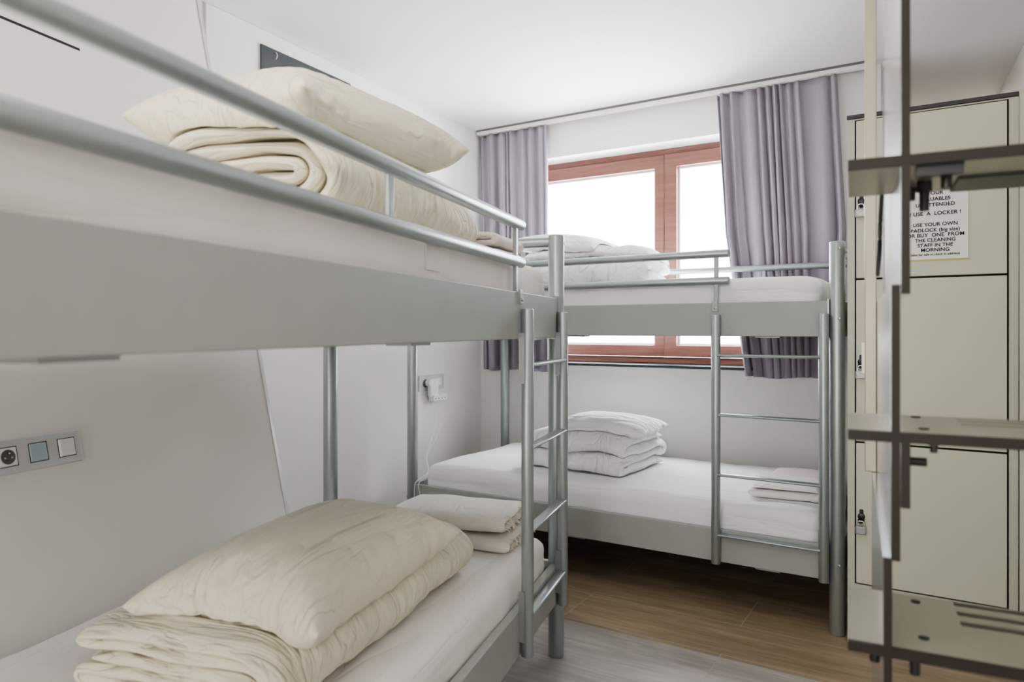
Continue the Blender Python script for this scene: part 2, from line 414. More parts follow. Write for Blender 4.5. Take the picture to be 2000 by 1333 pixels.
# ------------------------------------------------------------------ bunk bed (built once, copied once)
L, W, HP = 2.2417, 1.0015, 1.611
ZU1, ZU0, ZL1, ZL0 = 1.369, 1.220, .3624, .2185
def make_bunk(label):
    t = thing('bunk_bed', label, 'bunk bed', (0, 0, 0), 0, 'grey metal bunk beds')
    for x in (0, -L):
        for y in (0, W):
            p = obj('post', rod(B(), (x, y, .0), (x, y, HP), .0303, 32, .004), 'bed_metal', t)
            for z in (HP - .03, 1.295, .29):
                bx_ = x + (.012 if x == 0 else -.012)
                obj('bolt', rod(B(), (bx_, y, z), (bx_, y - .0315 if y == 0 else y + .0315, z), .006, 12, .001), 'screw_metal', p)
    for z0, z1 in ((ZU0, ZU1), (ZL0, ZL1)):
        for y in (0, W):
            s = 1 if y == 0 else -1
            obj('side_panel', bx(-L + .033, -.033, y - .0154, y + .0125, z0, z1), 'bed_panel', t, True, .003)
        for x in (0, -L):
            obj('end_panel', bx(x - .012, x + .012, .033, W - .033, z0, z1), 'bed_panel', t, True, .003)
        b = B()
        box(b, -L + .03, -.03, .03, W - .03, z0 + .052, z0 + .064)
        obj('mattress_base', b, 'bed_metal_dark', t, False)
        for x in (-.273, -1.19, -2.03):
            obj('support_bar', bx(x - .05, x + .05, -.010, .05, z0 - .006, z0 + .0), 'bed_metal_dark', t, False)
    for x in (0, -L):
        obj('end_rail', rod(B(), (x, .02, 1.586), (x, W - .02, 1.586), .016, 20, .001, .019), 'bed_metal', t)
        for z in (ZL1 - .005, ZU1 - .005):
            sgn = -1 if x == 0 else 1
            obj('corner_bracket', bx(x + min(sgn * .028, sgn * .034), x + max(sgn * .028, sgn * .034), -.022, .03, z - .15, z + .012), 'bed_metal', t, False)
    # guard rail on the open side
    g = obj('guard_rail', rod(B(), (-L + .01, 0, 1.588), (-.437, 0, 1.588), .0178, 24, .003), 'bed_metal', t)
    obj('rail_tube', rod(B(), (-L + .01, 0, 1.467), (-.437, 0, 1.467), .0178, 24, .003), 'bed_metal', g)
    for x in (-.494, -1.316):
        s = B(); z0 = 1.355 if x == -.494 else 1.467
        box(s, x - .0095, x + .0095, -.006, .006, z0, 1.586)
        obj('rail_support', s, 'bed_metal', g, True, .0025)
    cl = obj('rail_clip', bx(-.5075, -.4825, -.0215, -.0150, 1.330, 1.376), 'bed_metal', g, True, .001)
    obj('screw', rod(B(), (-.4935, -.0205, 1.345), (-.4935, -.0245, 1.345), .006, 14, .001), 'screw_metal', cl)
    # guard rail on the wall side
    g2 = obj('guard_rail', rod(B(), (-L + .01, W, 1.600), (-.01, W, 1.600), .0178, 24, .003), 'bed_metal', t)
    for x in (-.5, -1.3): obj('rail_support', bx(x - .0095, x + .0095, W - .006, W + .006, 1.355, 1.598), 'bed_metal', g2, True, .0025)
    # ladder
    la = obj('ladder', rod(B(), (-.0463, -.0375, .2155), (-.0463, -.0375, 1.3154), .0198, 28, .003), 'bed_metal', t)
    obj('ladder_leg', rod(B(), (-.4855, -.0375, .2155), (-.4855, -.0375, 1.3154), .0198, 28, .003), 'bed_metal', la)
    for z in (1.136, .873, .610, .345):
        r = B(); rod(r, (-.475, -.0375, z), (-.057, -.0375, z), .0195, 20, .001, .0075)
        # the tread is an oval lying flat
        obj('rung', r, 'bed_metal', la)
    for x in (-.0463, -.4855):
        for z in (1.16, .345): obj('ladder_bracket', bx(x - .0225, x - .0185, -.034, -.0155, z - .08, z + .08), 'bed_metal_dark', la, False)
    return t
bunk1 = make_bunk('grey bunk bed along the left wall, ladder at its far end')
bunk2 = copy_tree(bunk1)
bunk2['label'] = 'grey bunk bed under the window, ladder at its right end'
bunk1.location = BED1[0]; bunk1.rotation_euler = (0, 0, BED1[1])
bunk2.location = BED2[0]; bunk2.rotation_euler = (0, 0, BED2[1])

# ------------------------------------------------------------------ soft things
def soft_box(name, x0, x1, y0, y1, z0, z1, r, mat, bed, label, cat, group, seed=0, wr=.004):
    """rounded mattress in a fitted sheet, built in the frame of its bunk with its origin at its own base"""
    bm = B(); nx, ny, nz = 70, 32, 8
    cx, cy = (x0 + x1) / 2, (y0 + y1) / 2; hx, hy, hz = (x1 - x0) / 2, (y1 - y0) / 2, (z1 - z0) / 2
    bmesh.ops.create_cube(bm, size=2)
    bmesh.ops.subdivide_edges(bm, edges=[e for e in bm.edges if abs(e.verts[0].co.x - e.verts[1].co.x) > 1], cuts=nx, use_grid_fill=True)
    bmesh.ops.subdivide_edges(bm, edges=[e for e in bm.edges if abs(e.verts[0].co.y - e.verts[1].co.y) > 1], cuts=ny, use_grid_fill=True)
    bmesh.ops.subdivide_edges(bm, edges=[e for e in bm.edges if abs(e.verts[0].co.z - e.verts[1].co.z) > 1], cuts=nz, use_grid_fill=True)
    for v in bm.verts:
        p = Vector((v.co.x * hx, v.co.y * hy, v.co.z * hz))
        # pull the grid so that it is denser at the rounded rim
        q = Vector((max(-hx + r, min(hx - r, p.x)), max(-hy + r, min(hy - r, p.y)), max(-hz + r, min(hz - r, p.z))))
        d = p - q
        if d.length > 1e-6: p = q + d.normalized() * r
        top = max(0, v.co.z)
        s = seed * 7.3
        p.z += top * (.010 * noise.noise(Vector((p.x * 2.2 + s, p.y * 2.5, 0))) + .004 * noise.noise(Vector((p.x * 9 + s, p.y * 9, 1)))) - top * .010 * max(0, abs(v.co.x) - .93) / .07
        side = max(abs(v.co.y), abs(v.co.x))
        if side > .97:
            n = Vector((v.co.x if abs(v.co.x) > .97 else 0, v.co.y if abs(v.co.y) > .97 else 0, 0))
            p += n * wr * noise.noise(Vector((p.x * 7 + s, p.y * 7 + p.z * 9, p.z * 14 + p.x * 6)))
        v.co = p + Vector((0, 0, hz))
    o = obj(name, bm, mat, None, True)
    o.data.polygons.foreach_set('use_smooth', [True] * len(o.data.polygons))
    o.location = bed_pt(bed, cx, cy, z0); o.rotation_euler = (0, 0, bed[1])
    return tag(o, label, cat, group)
GM = 'mattresses in fitted sheets on the bunks'
m_up = soft_box('mattress', -L + .075, -.065, .018, .945, ZU0 + .066, 1.482, .045, 'sheet_warm', BED1, 'white sheeted mattress on the upper berth of the left bunk', 'mattress', GM, 1)
m_lo = soft_box('mattress', -L + .075, -.065, .018, .983, ZL0 + .066, .482, .045, 'sheet_warm', BED1, 'white sheeted mattress on the lower berth of the left bunk', 'mattress', GM, 2)
w_up = soft_box('mattress', -L + .075, -.065, .018, .965, ZU0 + .066, 1.482, .045, 'sheet_white', BED2, 'white sheeted mattress on the upper berth of the window bunk', 'mattress', GM, 3, .010)
w_lo = soft_box('mattress', -L + .075, -.065, .018, .965, ZL0 + .066, .482, .045, 'sheet_white', BED2, 'white sheeted mattress on the lower berth of the window bunk', 'mattress', GM, 4)

obj('care_patch', bx(.005, .085, -.4665, -.4640, .105, .170), 'patch', m_up, True, .001)
def strip_path(kind, w, t, n=14, layers=4):
    """centre line of a folded quilt seen from its end, in (y, z); y = 0 is the front"""
    P = []
    def line(y0, y1, z):
        for k in range(n): P.append((y0 + (y1 - y0) * k / (n - 1), z))
    def turn(y, z0, z1, side):
        r = abs(z1 - z0) / 2; zc = (z0 + z1) / 2; m = max(5, int(10 * r / t) + 4)
        for k in range(1, m):
            a = -PI / 2 + PI * k / m
            if z1 < z0: a = -a
            P.append((y + side * r * math.cos(a) * 1.05, zc + r * math.sin(a)))
    if kind == 'nest':
        lv = []; lo, hi, up = 0, layers - 1, True
        while lo <= hi:
            pair = [lo, hi] if up else [hi, lo]
            lv += pair if lo != hi else [lo]
            lo += 1; hi -= 1; up = not up
        R = t * (layers - 1) / 2
        for k, l in enumerate(lv):
            zz = t * (.5 + l); bk = w - .6 * t - .008 * (k % 3)
            if k % 2 == 0:
                line(bk, R, zz)
                if k + 1 < len(lv): turn(R, zz, t * (.5 + lv[k + 1]), -1)
            else:
                line(R, bk, zz)
                if k + 1 < len(lv): turn(bk, zz, t * (.5 + lv[k + 1]), 1)
    else:
        fwd = True
        for k in range(layers):
            zz = t * (.5 + k); a, b = (w - t / 2, t / 2)
            if fwd: line(a, b, zz)
            else: line(b, a, zz)
            if k < layers - 1: turn(b if fwd else a, zz, zz + t, -1 if fwd else 1)
            fwd = not fwd
    return P
def folded(name, kind, length, w, t, layers, mat, bed, at, rot, label, cat, group, seed=0, amp=.012, pucker=.0, fill=.47, m=64, squash=.12, sub=1):
    P = strip_path(kind, w, t, 14, layers); N = len(P)
    s = seed * 11.7; bm = B(); rows = []
    tot = t * layers
    nor = []
    for i in range(N):
        a, b = P[max(i - 1, 0)], P[min(i + 1, N - 1)]
        dy, dz = b[0] - a[0], b[1] - a[1]; l = math.hypot(dy, dz) or 1
        nor.append((-dz / l, dy / l))
    for j in range(m + 1):
        u = j / m; x = (u - .5) * length
        endr = min(1, min(u, 1 - u) * length / (t * .45)); er = math.sqrt(max(0, 1 - (1 - endr) ** 2))
        ringp = []
        for side in (1, -1):
            rng = range(N) if side == 1 else range(N - 1, -1, -1)
            for i in rng:
                q = i / (N - 1); pe = min(1, min(q, 1 - q) * N / 4); pr = math.sqrt(max(0, 1 - (1 - pe) ** 2))
                y, z = P[i]
                h = t * fill * er * max(.12, pr)
                h *= 1 + .22 * noise.noise(Vector((x * 5 + s, y * 5, z * 12 + s)))
                px, py, pz = x, y + nor[i][0] * h * side, z + nor[i][1] * h * side
                # each layer ends at its own place
                ly = noise.noise(Vector((i * .09 + s, 3.1, s)))
                px += (u - .5) * 2 * .022 * ly
                wv = Vector((px * 4 + s, py * 4, pz * 4))
                px += amp * .8 * noise.noise(wv); py += amp * noise.noise(wv + Vector((9, 0, 0))); pz += amp * .9 * noise.noise(wv + Vector((0, 9, 0)))
                wv = Vector((px * 11 + s, py * 11, pz * 14))
                py += amp * .35 * noise.noise(wv); pz += amp * .35 * noise.noise(wv + Vector((5, 5, 0)))
                if pucker:
                    f = noise.noise(Vector((px * 34 + s, py * 4 + pz * 4, s))) + .6 * noise.noise(Vector((px * 70 + s, py * 7, pz * 7)))
                    py += nor[i][0] * side * pucker * f; pz += nor[i][1] * side * pucker * f
                # sag at the rim so that the whole stack is pillowy
                ex = abs(u - .5) * 2; ey = abs(py / w - .5) * 2
                pz *= 1 - squash * (max(0, ex) ** 4) - squash * (min(1, ey) ** 4)
                ringp.append(Vector((px, py - w / 2, max(pz, .002))))
        rows.append([bm.verts.new(p) for p in ringp])
    n2 = len(rows[0])
    for a, b in zip(rows, rows[1:]):
        for k in range(n2): bm.faces.new((a[k], a[(k + 1) % n2], b[(k + 1) % n2], b[k]))
    for r in (rows[0], rows[-1]):
        for i in range(N - 1):
            try: bm.faces.new((r[i], r[i + 1], r[n2 - 2 - i], r[n2 - 1 - i]))
            except Exception: pass
    bmesh.ops.recalc_face_normals(bm, faces=bm.faces)
    o = obj(name, bm, mat, None, True, 0, sub)
    o.location = bed_pt(bed, *at); o.rotation_euler = (0, 0, bed[1] + rot)
    return tag(o, label, cat, group)

def pillow_mesh(w, h, press, frames, seed, grav=.6, nx=48, ny=34):
    """two sheets sewn along the rim, blown up by the cloth solver and left to settle"""
    rnd = random.Random(seed); V = []; F = []; idx = {}
    def vid(side, i, j):
        edge = i in (0, nx) or j in (0, ny); k = (0 if edge else side, i, j)
        if k not in idx:
            idx[k] = len(V); z = 0 if edge else (.006 if side else -.006)
            V.append(((i / nx - .5) * w + rnd.uniform(-.001, .001), (j / ny - .5) * h + rnd.uniform(-.001, .001), z + .1 + rnd.uniform(-.002, .002)))
        return idx[k]
    for s in (0, 1):
        for i in range(nx):
            for j in range(ny):
                q = [vid(s, i, j), vid(s, i + 1, j), vid(s, i + 1, j + 1), vid(s, i, j + 1)]
                F.append(q if s else q[::-1])
    me = bpy.data.meshes.new('pillow'); me.from_pydata(V, [], F); me.update()
    ob = bpy.data.objects.new('pillow_settling', me); C.objects.link(ob)
    gm = bpy.data.meshes.new('ground'); gm.from_pydata([(-2, -2, 0), (2, -2, 0), (2, 2, 0), (-2, 2, 0)], [], [(0, 1, 2, 3)])
    g = bpy.data.objects.new('settling_base', gm); C.objects.link(g); g.modifiers.new('c', 'COLLISION')
    mo = ob.modifiers.new('cloth', 'CLOTH'); st = mo.settings
    st.quality = 6; st.mass = .03; st.tension_stiffness = 15; st.compression_stiffness = 5; st.shear_stiffness = 2; st.bending_stiffness = .02
    st.use_pressure = True; st.uniform_pressure_force = press; st.effector_weights.gravity = grav; st.air_damping = 2
    mo.collision_settings.distance_min = .004; mo.point_cache.frame_end = frames + 5
    for f in range(1, frames + 1): SC.frame_set(f)
    out = bpy.data.meshes.new_from_object(ob.evaluated_get(bpy.context.evaluated_depsgraph_get()))
    bpy.data.objects.remove(ob); bpy.data.objects.remove(g); bpy.data.meshes.remove(gm); SC.frame_set(1)
    z0 = min(v.co.z for v in out.vertices)
    for v in out.vertices: v.co.z -= z0
    return out
def pillow(mesh, mat, bed, at, rot, label, group, tilt=(0, 0), scale=(1, 1, 1), flip=False, sag=0.0):
    me = mesh.copy(); me.name = 'pillow'; me.materials.clear(); me.materials.append(MATS[mat])
    for v in me.vertices:
        x, y, z = v.co
        if flip: x, y = -x, -y
        x, y, z = x * scale[0], y * scale[1], z * scale[2]
        z -= sag * (x * x) * 1.6 + sag * y * y * 1.6
        v.co = (x, y, z)
    for p in me.polygons: p.use_smooth = True
    o = bpy.data.objects.new('pillow', me); C.objects.link(o)
    s = o.modifiers.new('sub', 'SUBSURF'); s.levels = s.render_levels = 1
    o.location = bed_pt(bed, *at); o.rotation_euler = (tilt[0], tilt[1], bed[1] + rot)
    o.rotation_euler = (Matrix.Rotation(bed[1] + rot, 3, 'Z') @ Matrix.Rotation(tilt[1], 3, 'Y') @ Matrix.Rotation(tilt[0], 3, 'X')).to_euler()
    return tag(o, label, 'pillow', group)
PM1 = pillow_mesh(.82, .58, 9.5, 40, 1, .6, 60, 42)
PM2 = pillow_mesh(.82, .58, 4.0, 40, 2, .7, 60, 42)
PM3 = pillow_mesh(.62, .50, 3.0, 36, 5, .9, 40, 32)

GD = 'folded duvets on the bunks'; GP = 'pillows on the folded duvets'
# left bunk, lower berth
d1 = folded('folded_duvet', 'nest', .98, .50, .030, 6, 'duvet_cream', BED1, (-1.02, .385, .484), 0, 'cream folded duvet under the pillow on the lower berth of the left bunk', 'duvet', GD, 1, .020, .006)
p1 = pillow(PM1, 'pillow_cream', BED1, (-1.13, .30, .572), .02, 'plump cream pillow on the folded duvet, lower berth of the left bunk', GP, (0, 0), (.93, .88, .82))
# left bunk, upper berth
d2 = folded('folded_duvet', 'nest', .92, .40, .037, 6, 'duvet_cream', BED1, (-.93, .335, 1.484), .05, 'cream folded duvet under the pillow on the upper berth of the left bunk', 'duvet', GD, 2, .020, .006)
p2 = pillow(PM2, 'pillow_cream', BED1, (-1.07, .33, 1.672), -.06, 'creased cream pillow lying on the folded duvet, upper berth of the left bunk', GP, (0, -.07), (.96, .9, .95))
# window bunk, lower berth
d3 = folded('folded_duvet', 'zig', .62, .52, .056, 4, 'duvet_white', BED2, (-1.32, .50, .484), -.06, 'white folded duvet in puffy layers on the lower berth of the window bunk', 'duvet', GD, 3, .03, .002)
p3 = pillow(PM3, 'pillow_white', BED2, (-1.22, .47, .680), .05, 'white pillow on the layered duvet, lower berth of the window bunk', GP, (0, .02), (.95, .9, .78))
# window bunk, upper berth
d4 = folded('folded_duvet', 'zig', .72, .52, .072, 3, 'duvet_white', BED2, (-1.28, .45, 1.484), .1, 'white crumpled folded duvet on the upper berth of the window bunk', 'duvet', GD, 4, .034, .002)
p4 = pillow(PM3, 'pillow_white', BED2, (-1.45, .42, 1.672), -.08, 'white pillow sagging over the crumpled duvet, upper berth of the window bunk', GP, (0, .10), (.95, .9, .85), True)

from mathutils.bvhtree import BVHTree
def settle(o, supports, gap=.004):
    """lift every vertex that would sink into the things below"""
    bpy.context.view_layer.update(); dg = bpy.context.evaluated_depsgraph_get(); trees = []
    for s_ in supports:
        ev = s_.evaluated_get(dg); me = ev.to_mesh(); mw = s_.matrix_world
        trees.append(BVHTree.FromPolygons([mw @ v.co for v in me.vertices], [tuple(p.vertices) for p in me.polygons])); ev.to_mesh_clear()
    mw = o.matrix_world.copy(); inv = mw.inverted()
    for v in o.data.vertices:
        w_ = mw @ v.co; top = -1
        for tr in trees:
            h_ = tr.ray_cast(Vector((w_.x, w_.y, w_.z + .6)), Vector((0, 0, -1)))
            if h_[0] is not None: top = max(top, h_[0].z)
        if w_.z < top + gap:
            w_.z = top + gap + .10 * min(.03, max(0, w_.z - top + .1)); v.co = inv @ w_
    o.data.update()
GT = 'folded towels on the beds'
def towel(name, length, w, t, layers, mat, bed, at, rot, label, seed, fringe=False, amp=.008):
    o = folded(name, 'zig', length, w, t, layers, mat, bed, at, rot, label, 'towel', GT, seed, amp, 0, .46, 40, .08)
    if fringe:
        f = B(); rnd = random.Random(seed)
        for k in range(46):
            y = -w / 2 * .96; x = length * rnd.uniform(.47, .5) ; z = rnd.uniform(.01, t * layers - .01)
            yy = (k / 45 - .5) * w * .98
            tube_path(f, smooth_path([(x - .01, yy, z), (x + .008, yy + rnd.uniform(-.006, .006), z + rnd.uniform(-.004, .004)), (x + .016, yy + rnd.uniform(-.012, .012), max(.004, z - rnd.uniform(.004, .02)))], 3), .0016, 5)
        fo = obj('fringe', f, 'fringe', o)
    return o
# the two stacked towels at the foot of the lower berth: they lie across the bed, fringe towards the ladder
t1 = towel('folded_towel', .50, .30, .026, 2, 'towel_cream', BED1, (-.19, .32, .485), -PI / 2 - .04, 'cream towel with frayed edge at the foot of the lower left berth, under another towel', 21, True)
t2 = towel('folded_towel', .46, .30, .034, 2, 'towel_cream', BED1, (-.18, .325, .540), -PI / 2 + .03, 'cream frayed towel on top of another at the foot of the lower left berth', 22, True)
t3 = towel('folded_towel', .34, .30, .024, 2, 'towel_white', BED1, (-.235, .25, 1.484), .05, 'off-white folded towel on the upper left berth near the foot, under a rose one', 23)
t4 = towel('folded_towel', .34, .29, .026, 2, 'towel_rose', BED1, (-.240, .255, 1.533), -.02, 'rose tinted folded towel on top of the off-white one, upper left berth', 24)
t5 = towel('folded_towel', .30, .34, .018, 3, 'towel_white', BED2, (-.255, .34, .485), .10, 'off-white folded towel behind the ladder on the lower berth of the window bunk', 25)
t6 = towel('folded_towel', .27, .24, .022, 2, 'towel_pink', BED2, (-.245, .66, .485), .0, 'pink folded towel behind the off-white one on the lower berth of the window bunk', 26)

for d_, m_, p_ in ((d1, m_lo, p1), (d2, m_up, p2), (d3, w_lo, p3), (d4, w_up, p4)):
    settle(d_, [m_]); settle(p_, [d_, m_], .006)
for t_, m_ in ((t1, [m_lo]), (t2, [t1, m_lo]), (t3, [m_up]), (t4, [t3, m_up]), (t5, [w_lo]), (t6, [w_lo])): settle(t_, m_, .003)

# ------------------------------------------------------------------ sockets on the walls
def slope_thing(name, label, cat): return thing(name, label, cat, (0, 0, 0))
sw = thing('socket_panel', 'silver wall plate with round socket, blue-grey blank and switch beside the lower left berth', 'socket')
# a frame on the leaning face: u along the bunk, v up the face, n out of it
e_u = Vector((math.cos(BED1[1]), math.sin(BED1[1]), 0)); e_y = Vector((-math.sin(BED1[1]), math.cos(BED1[1]), 0))
e_v = (e_y * mS + Vector((0, 0, 1))).normalized(); e_n = e_u.cross(e_v); e_n = e_n if e_n.dot(e_y) < 0 else -e_n
org = bed_pt(BED1, -1.19, sy(.915), .915)
MS = Matrix(((e_u.x, e_v.x, e_n.x, org.x), (e_u.y, e_v.y, e_n.y, org.y), (e_u.z, e_v.z, e_n.z, org.z), (0, 0, 0, 1)))
sw.matrix_world = MS
obj('plate', bx(-.20, .107, -.046, .046, 0, .010), 'plate_silver', sw, True, .003)
so = obj('socket', bx(-.131, -.083, -.024, .024, .008, .0125), 'switch_white', sw, True, .002)
q = B(); rod(q, (-.107, 0, .010), (-.107, 0, .0135), .0195, 28, .001); obj('socket_well', q, 'socket_dark', so)
for u_, v_, d_ in ((-.107, .009, .020), (-.116, -.002, .0145), (-.098, -.002, .0145)): obj('contact', rod(B(), (u_, v_, .0132), (u_, v_, d_), .0025, 10, .0003), 'chrome', so)
for cx_ in (-.107, -.023, .060): obj('module_gap', gridsolid(B(), [cx_ - .0262, cx_ - .0243, cx_ + .0243, cx_ + .0262], [-.0262, -.0243, .0243, .0262], {(1, 1)}, .0092, .0108, 'xy'), 'dark_gap', sw, False)
obj('blank_insert', bx(-.047, .001, -.024, .024, .008, .0125), 'window_blue', sw, True, .002)
q = B(); box(q, .036, .084, -.024, .024, .008, .013)
for v in q.verts:
    if v.co.z > .012 and v.co.x < .05: v.co.z += .005
obj('rocker', q, 'switch_white', sw, True, .002)

def on_left(y, z, off=0): return Vector((left_x(y) + off, y, z))
ol = thing('wall_socket', 'small silver double socket plate on the left wall beside the window bunk', 'socket')
wall_panel('plate', 3.447 * K, 3.72 * K, .855, .953, 0, .010, 'plate_silver', ol)
wall_panel('rocker', 3.625 * K, 3.685 * K, .879, .929, .008, .008, 'switch_white', ol)
q = B(); rod(q, on_left(3.57, .903, .006), on_left(3.57, .903, .0125), .026, 24, .001); obj('socket_well', q, 'socket_dark', ol)
ch = thing('phone_charger', 'white plug adapter hanging from the small wall socket with two thin cords', 'charger')
q = B(); rod(q, on_left(3.585, .903, .013), on_left(3.585, .903, .05), .021, 24, .003); obj('plug', q, 'plastic_white', ch, True)
x0 = left_x(3.63)
obj('plug_body', bx(x0 + .022, x0 + .052, 3.58, 3.66, .818, .93), 'plastic_white', ch, True, .005)
ad = obj('adapter', bx(x0 + .014, x0 + .06, 3.60, 3.745, .785, .824), 'plastic_white', ch, True, .005)
for k in range(4): obj('port', bx(x0 + .0595, x0 + .0612, 3.615 + k * .033, 3.625 + k * .033, .798, .804), 'socket_dark', ad, False)
for sgn in (-1, 1):
    q = tube_path(B(), smooth_path([(x0 + .035, 3.62, .79), (x0 + .036, 3.625, .73), (x0 + .045, 3.65 + .05 * (sgn > 0), .65), (x0 + .06, 3.58 + .05 * (sgn > 0), .55), (x0 + .12, 3.45, .46), (-2.62, 3.30, .41), (-2.582 + .012 * sgn, 3.20, .388), (-2.573 + .012 * sgn, 3.145, .378), (-2.568 + .014 * sgn, 3.128, .355), (-2.562 + .022 * sgn, 3.126, .30), (-2.560 + .02 * sgn, 3.124, .20)], 8), .0022, 8)
    obj('cord', q, 'plastic_white', ch)

# ------------------------------------------------------------------ lockers
LY = 3.10
lk = thing('locker', 'tall cream steel locker with three stacked doors and a dark top edge', 'locker', (-.058, LY, 0))
ox = -.058
def lb(x0, x1, y0, y1, z0, z1): return (x0 - ox, x1 - ox, y0 - LY, y1 - LY, z0, z1)
obj('carcass', bx(*lb(-.336, .220, LY + .022, LY + .52, .0, 2.088)), 'locker_frame', lk, True, .002)
obj('front_frame', gridsolid(B(), [-.336 - ox, -.3095 - ox, .1925 - ox, .220 - ox], [0, .238, 2.082, 2.0879], {(1, 1)}, 0, .0215), 'locker_frame', lk, True, .001)
obj('gap_liner', bx(*lb(-.3093, .1923, LY + .012, LY + .0215, .2385, 2.088)), 'dark_gap', lk, False)
obj('top_cap', bx(*lb(-.338, .222, LY - .006, LY + .52, 2.088, 2.104)), 'locker_cap', lk, True, .002)
for z0, z1, zl in ((1.453, 2.078, 1.735), (.806, 1.446, 1.100), (.244, .799, .489)):
    d = obj('door', bx(*lb(-.304, .187, LY - .006, LY + .012, z0, z1)), 'locker_cream', lk, True, .003)
    hp_ = obj('hasp', bx(-.292 - ox, -.278 - ox, -.014, -.0055, zl - .004, zl + .05), 'lock_black', d, True, .004)
    obj('hasp_disc', rod(B(), (-.285 - ox, -.0055, zl + .022), (-.285 - ox, -.017, zl + .022), .013, 20, .001), 'lock_black', hp_)
    hs = tube_path(B(), smooth_path([(-.293 - ox, -.012, zl + .015), (-.293 - ox, -.026, zl + .006), (-.285 - ox, -.030, zl - .001), (-.277 - ox, -.026, zl + .006), (-.277 - ox, -.012, zl + .015)], 5), .003, 8)
    obj('hasp_loop', hs, 'lock_black', hp_, True)
GL = 'padlocks on the locker doors'
def padlock(z, mat, label):
    p = thing('padlock', label, 'padlock', (-.285, LY - .030, z), 0, GL)
    obj('body', bx(-.019, .019, -.008, .008, -.032, .0), mat, p, True, .004)
    obj('shackle', tube_path(B(), smooth_path([(-.011, 0, -.004), (-.011, 0, .010), (-.006, 0, .019), (.006, 0, .019), (.011, 0, .010), (.011, 0, -.004)], 5), .0028, 10), 'chrome', p)
padlock(.489 - .012, 'lock_grey', 'small grey padlock on the bottom locker door')
padlock(1.100 - .012, 'lock_pale', 'silver padlock on the middle locker door')
padlock(1.735 - .012, 'lock_pale', 'silver padlock on the top locker door')
fp = bx(.224, .43, LY - .004, LY + .02, 0, 2.112); struct('trim_4', fp, 'locker_cream', False)

sg = thing('notice', 'white paper notice with black capitals taped to the upper locker door', 'notice', (-.0355, LY - .0075, 1.665))
pp = B(); n = 8
gr = [[pp.verts.new((-.105 + .21 * i / n, -.0008 - .003 * (i / n) ** 2 * (1 - j / n) , -.150 + .297 * j / n)) for i in range(n + 1)] for j in range(n + 1)]
for j in range(n):
    for i in range(n): pp.faces.new((gr[j][i], gr[j][i + 1], gr[j + 1][i + 1], gr[j + 1][i]))
obj('sheet', pp, 'paper', sg)
ty = thing('tape_strip', 'yellow tape strip below the paper notice on the locker', 'tape', (-.03, LY - .0062, 1.511))
obj('tape', bx(-.105, .106, -.0006, 0, -.003, .003), 'tape_yellow', ty, False)
def write(txt, z, size, parent, x=0, wide=1.0):
    cu = bpy.data.curves.new('lettering', 'FONT'); cu.body = txt; cu.size = size; cu.align_x = 'CENTER'; cu.align_y = 'CENTER'; cu.offset = size * .016; cu.extrude = .0001
    cu.space_character = 1.02
    cu.materials.append(MATS['ink']); tmp = bpy.data.objects.new('lettering_curve', cu); C.objects.link(tmp)
    me = bpy.data.meshes.new_from_object(tmp.evaluated_get(bpy.context.evaluated_depsgraph_get())); bpy.data.objects.remove(tmp)
    o = bpy.data.objects.new('lettering', me); C.objects.link(o)
    o.parent = parent; o.location = (x, -.0042, z); o.rotation_euler = (PI / 2, 0, 0); o.scale = (wide, 1, 1)
tx = -.0
for txt, z, s, wd in (("DON'T LEAVE", .122, .019, 1), ('YOUR', .100, .019, 1), ('VALUABLES', .077, .019, 1), ('UNATTENDED', .055, .019, 1), ('! USE  A  LOCKER !', .0225, .0195, 1),
                    ('USE YOUR OWN', -.019, .0185, 1.02), ('PADLOCK (big size)', -.040, .0185, 1), ('OR BUY  ONE  FROM', -.059, .019, 1.02), ('THE CLEANING', -.078, .0185, 1), ('STAFF IN THE', -.097, .0185, 1), ('MORNING', -.115, .0185, 1.05), ('(also for sale at check in address)', -.1315, .0115, 1)):
    write(txt, z, s, sg, tx, wd)

# ------------------------------------------------------------------ steel rack in the foreground
RA = math.radians(5.774)
rk = thing('metal_rack', 'blurred open steel rack with slotted shelves close on the right', 'rack', (-.119, 1.101, 0), RA)
for x0, x1, zs in ((.066, .078, ((1.299, 2.35), (1.004, 1.094))), (.054, .066, ((.930, 1.312),)), (.0445, .056, ((0, .932),))):
    bm = B()
    if len(zs) == 2:
        # a notch is cut into the front of this plate
        pts = [(.004, 1.004), (.69, 1.004), (.69, 2.35), (.004, 2.35), (.004, 1.299), (.30, 1.299), (.30, 1.094), (.004, 1.094)]
        lo = [bm.verts.new((x0, y, z)) for y, z in pts]; hi = [bm.verts.new((x1, y, z)) for y, z in pts]
        bm.faces.new(lo); bm.faces.new(hi[::-1])
        for i in range(8): bm.faces.new((lo[i], lo[(i + 1) % 8], hi[(i + 1) % 8], hi[i]))
        bmesh.ops.recalc_face_normals(bm, faces=bm.faces)
    else: box(bm, x0, x1, .004, .69, *zs[0])
    o = obj('side_plate', bm, 'rack_polish', rk, False)
    for z0, z1 in zs: obj('front_edge', bx(x0 + .0004, x1 - .0004, -.003, .0045, z0, z1), 'rack_edge', o, False)
def shelf(z, slots):
    xa, xb, t = 0, .50, .013
    ys = [.0045]
    for y in (.128, .170, .212): ys += [y, y + .018]
    ys.append(.233)
    o = obj('shelf', gridsolid(B(), [xa, .152, .43, xb], ys, {(1, 1), (1, 3), (1, 5)}, z - t, z, 'xy'), 'rack_steel', rk, False)
    obj('slot_darkener', bx(.148, .434, .122, .232, z - t - .004, z - t - .0002), 'bolt_dark', o, False)  # dark plate added so that the slots look black
    obj('front_edge', bx(xa, xb, -.002, .0045, z - t - .001, z + .0005), 'rack_edge', o, False)
    return o
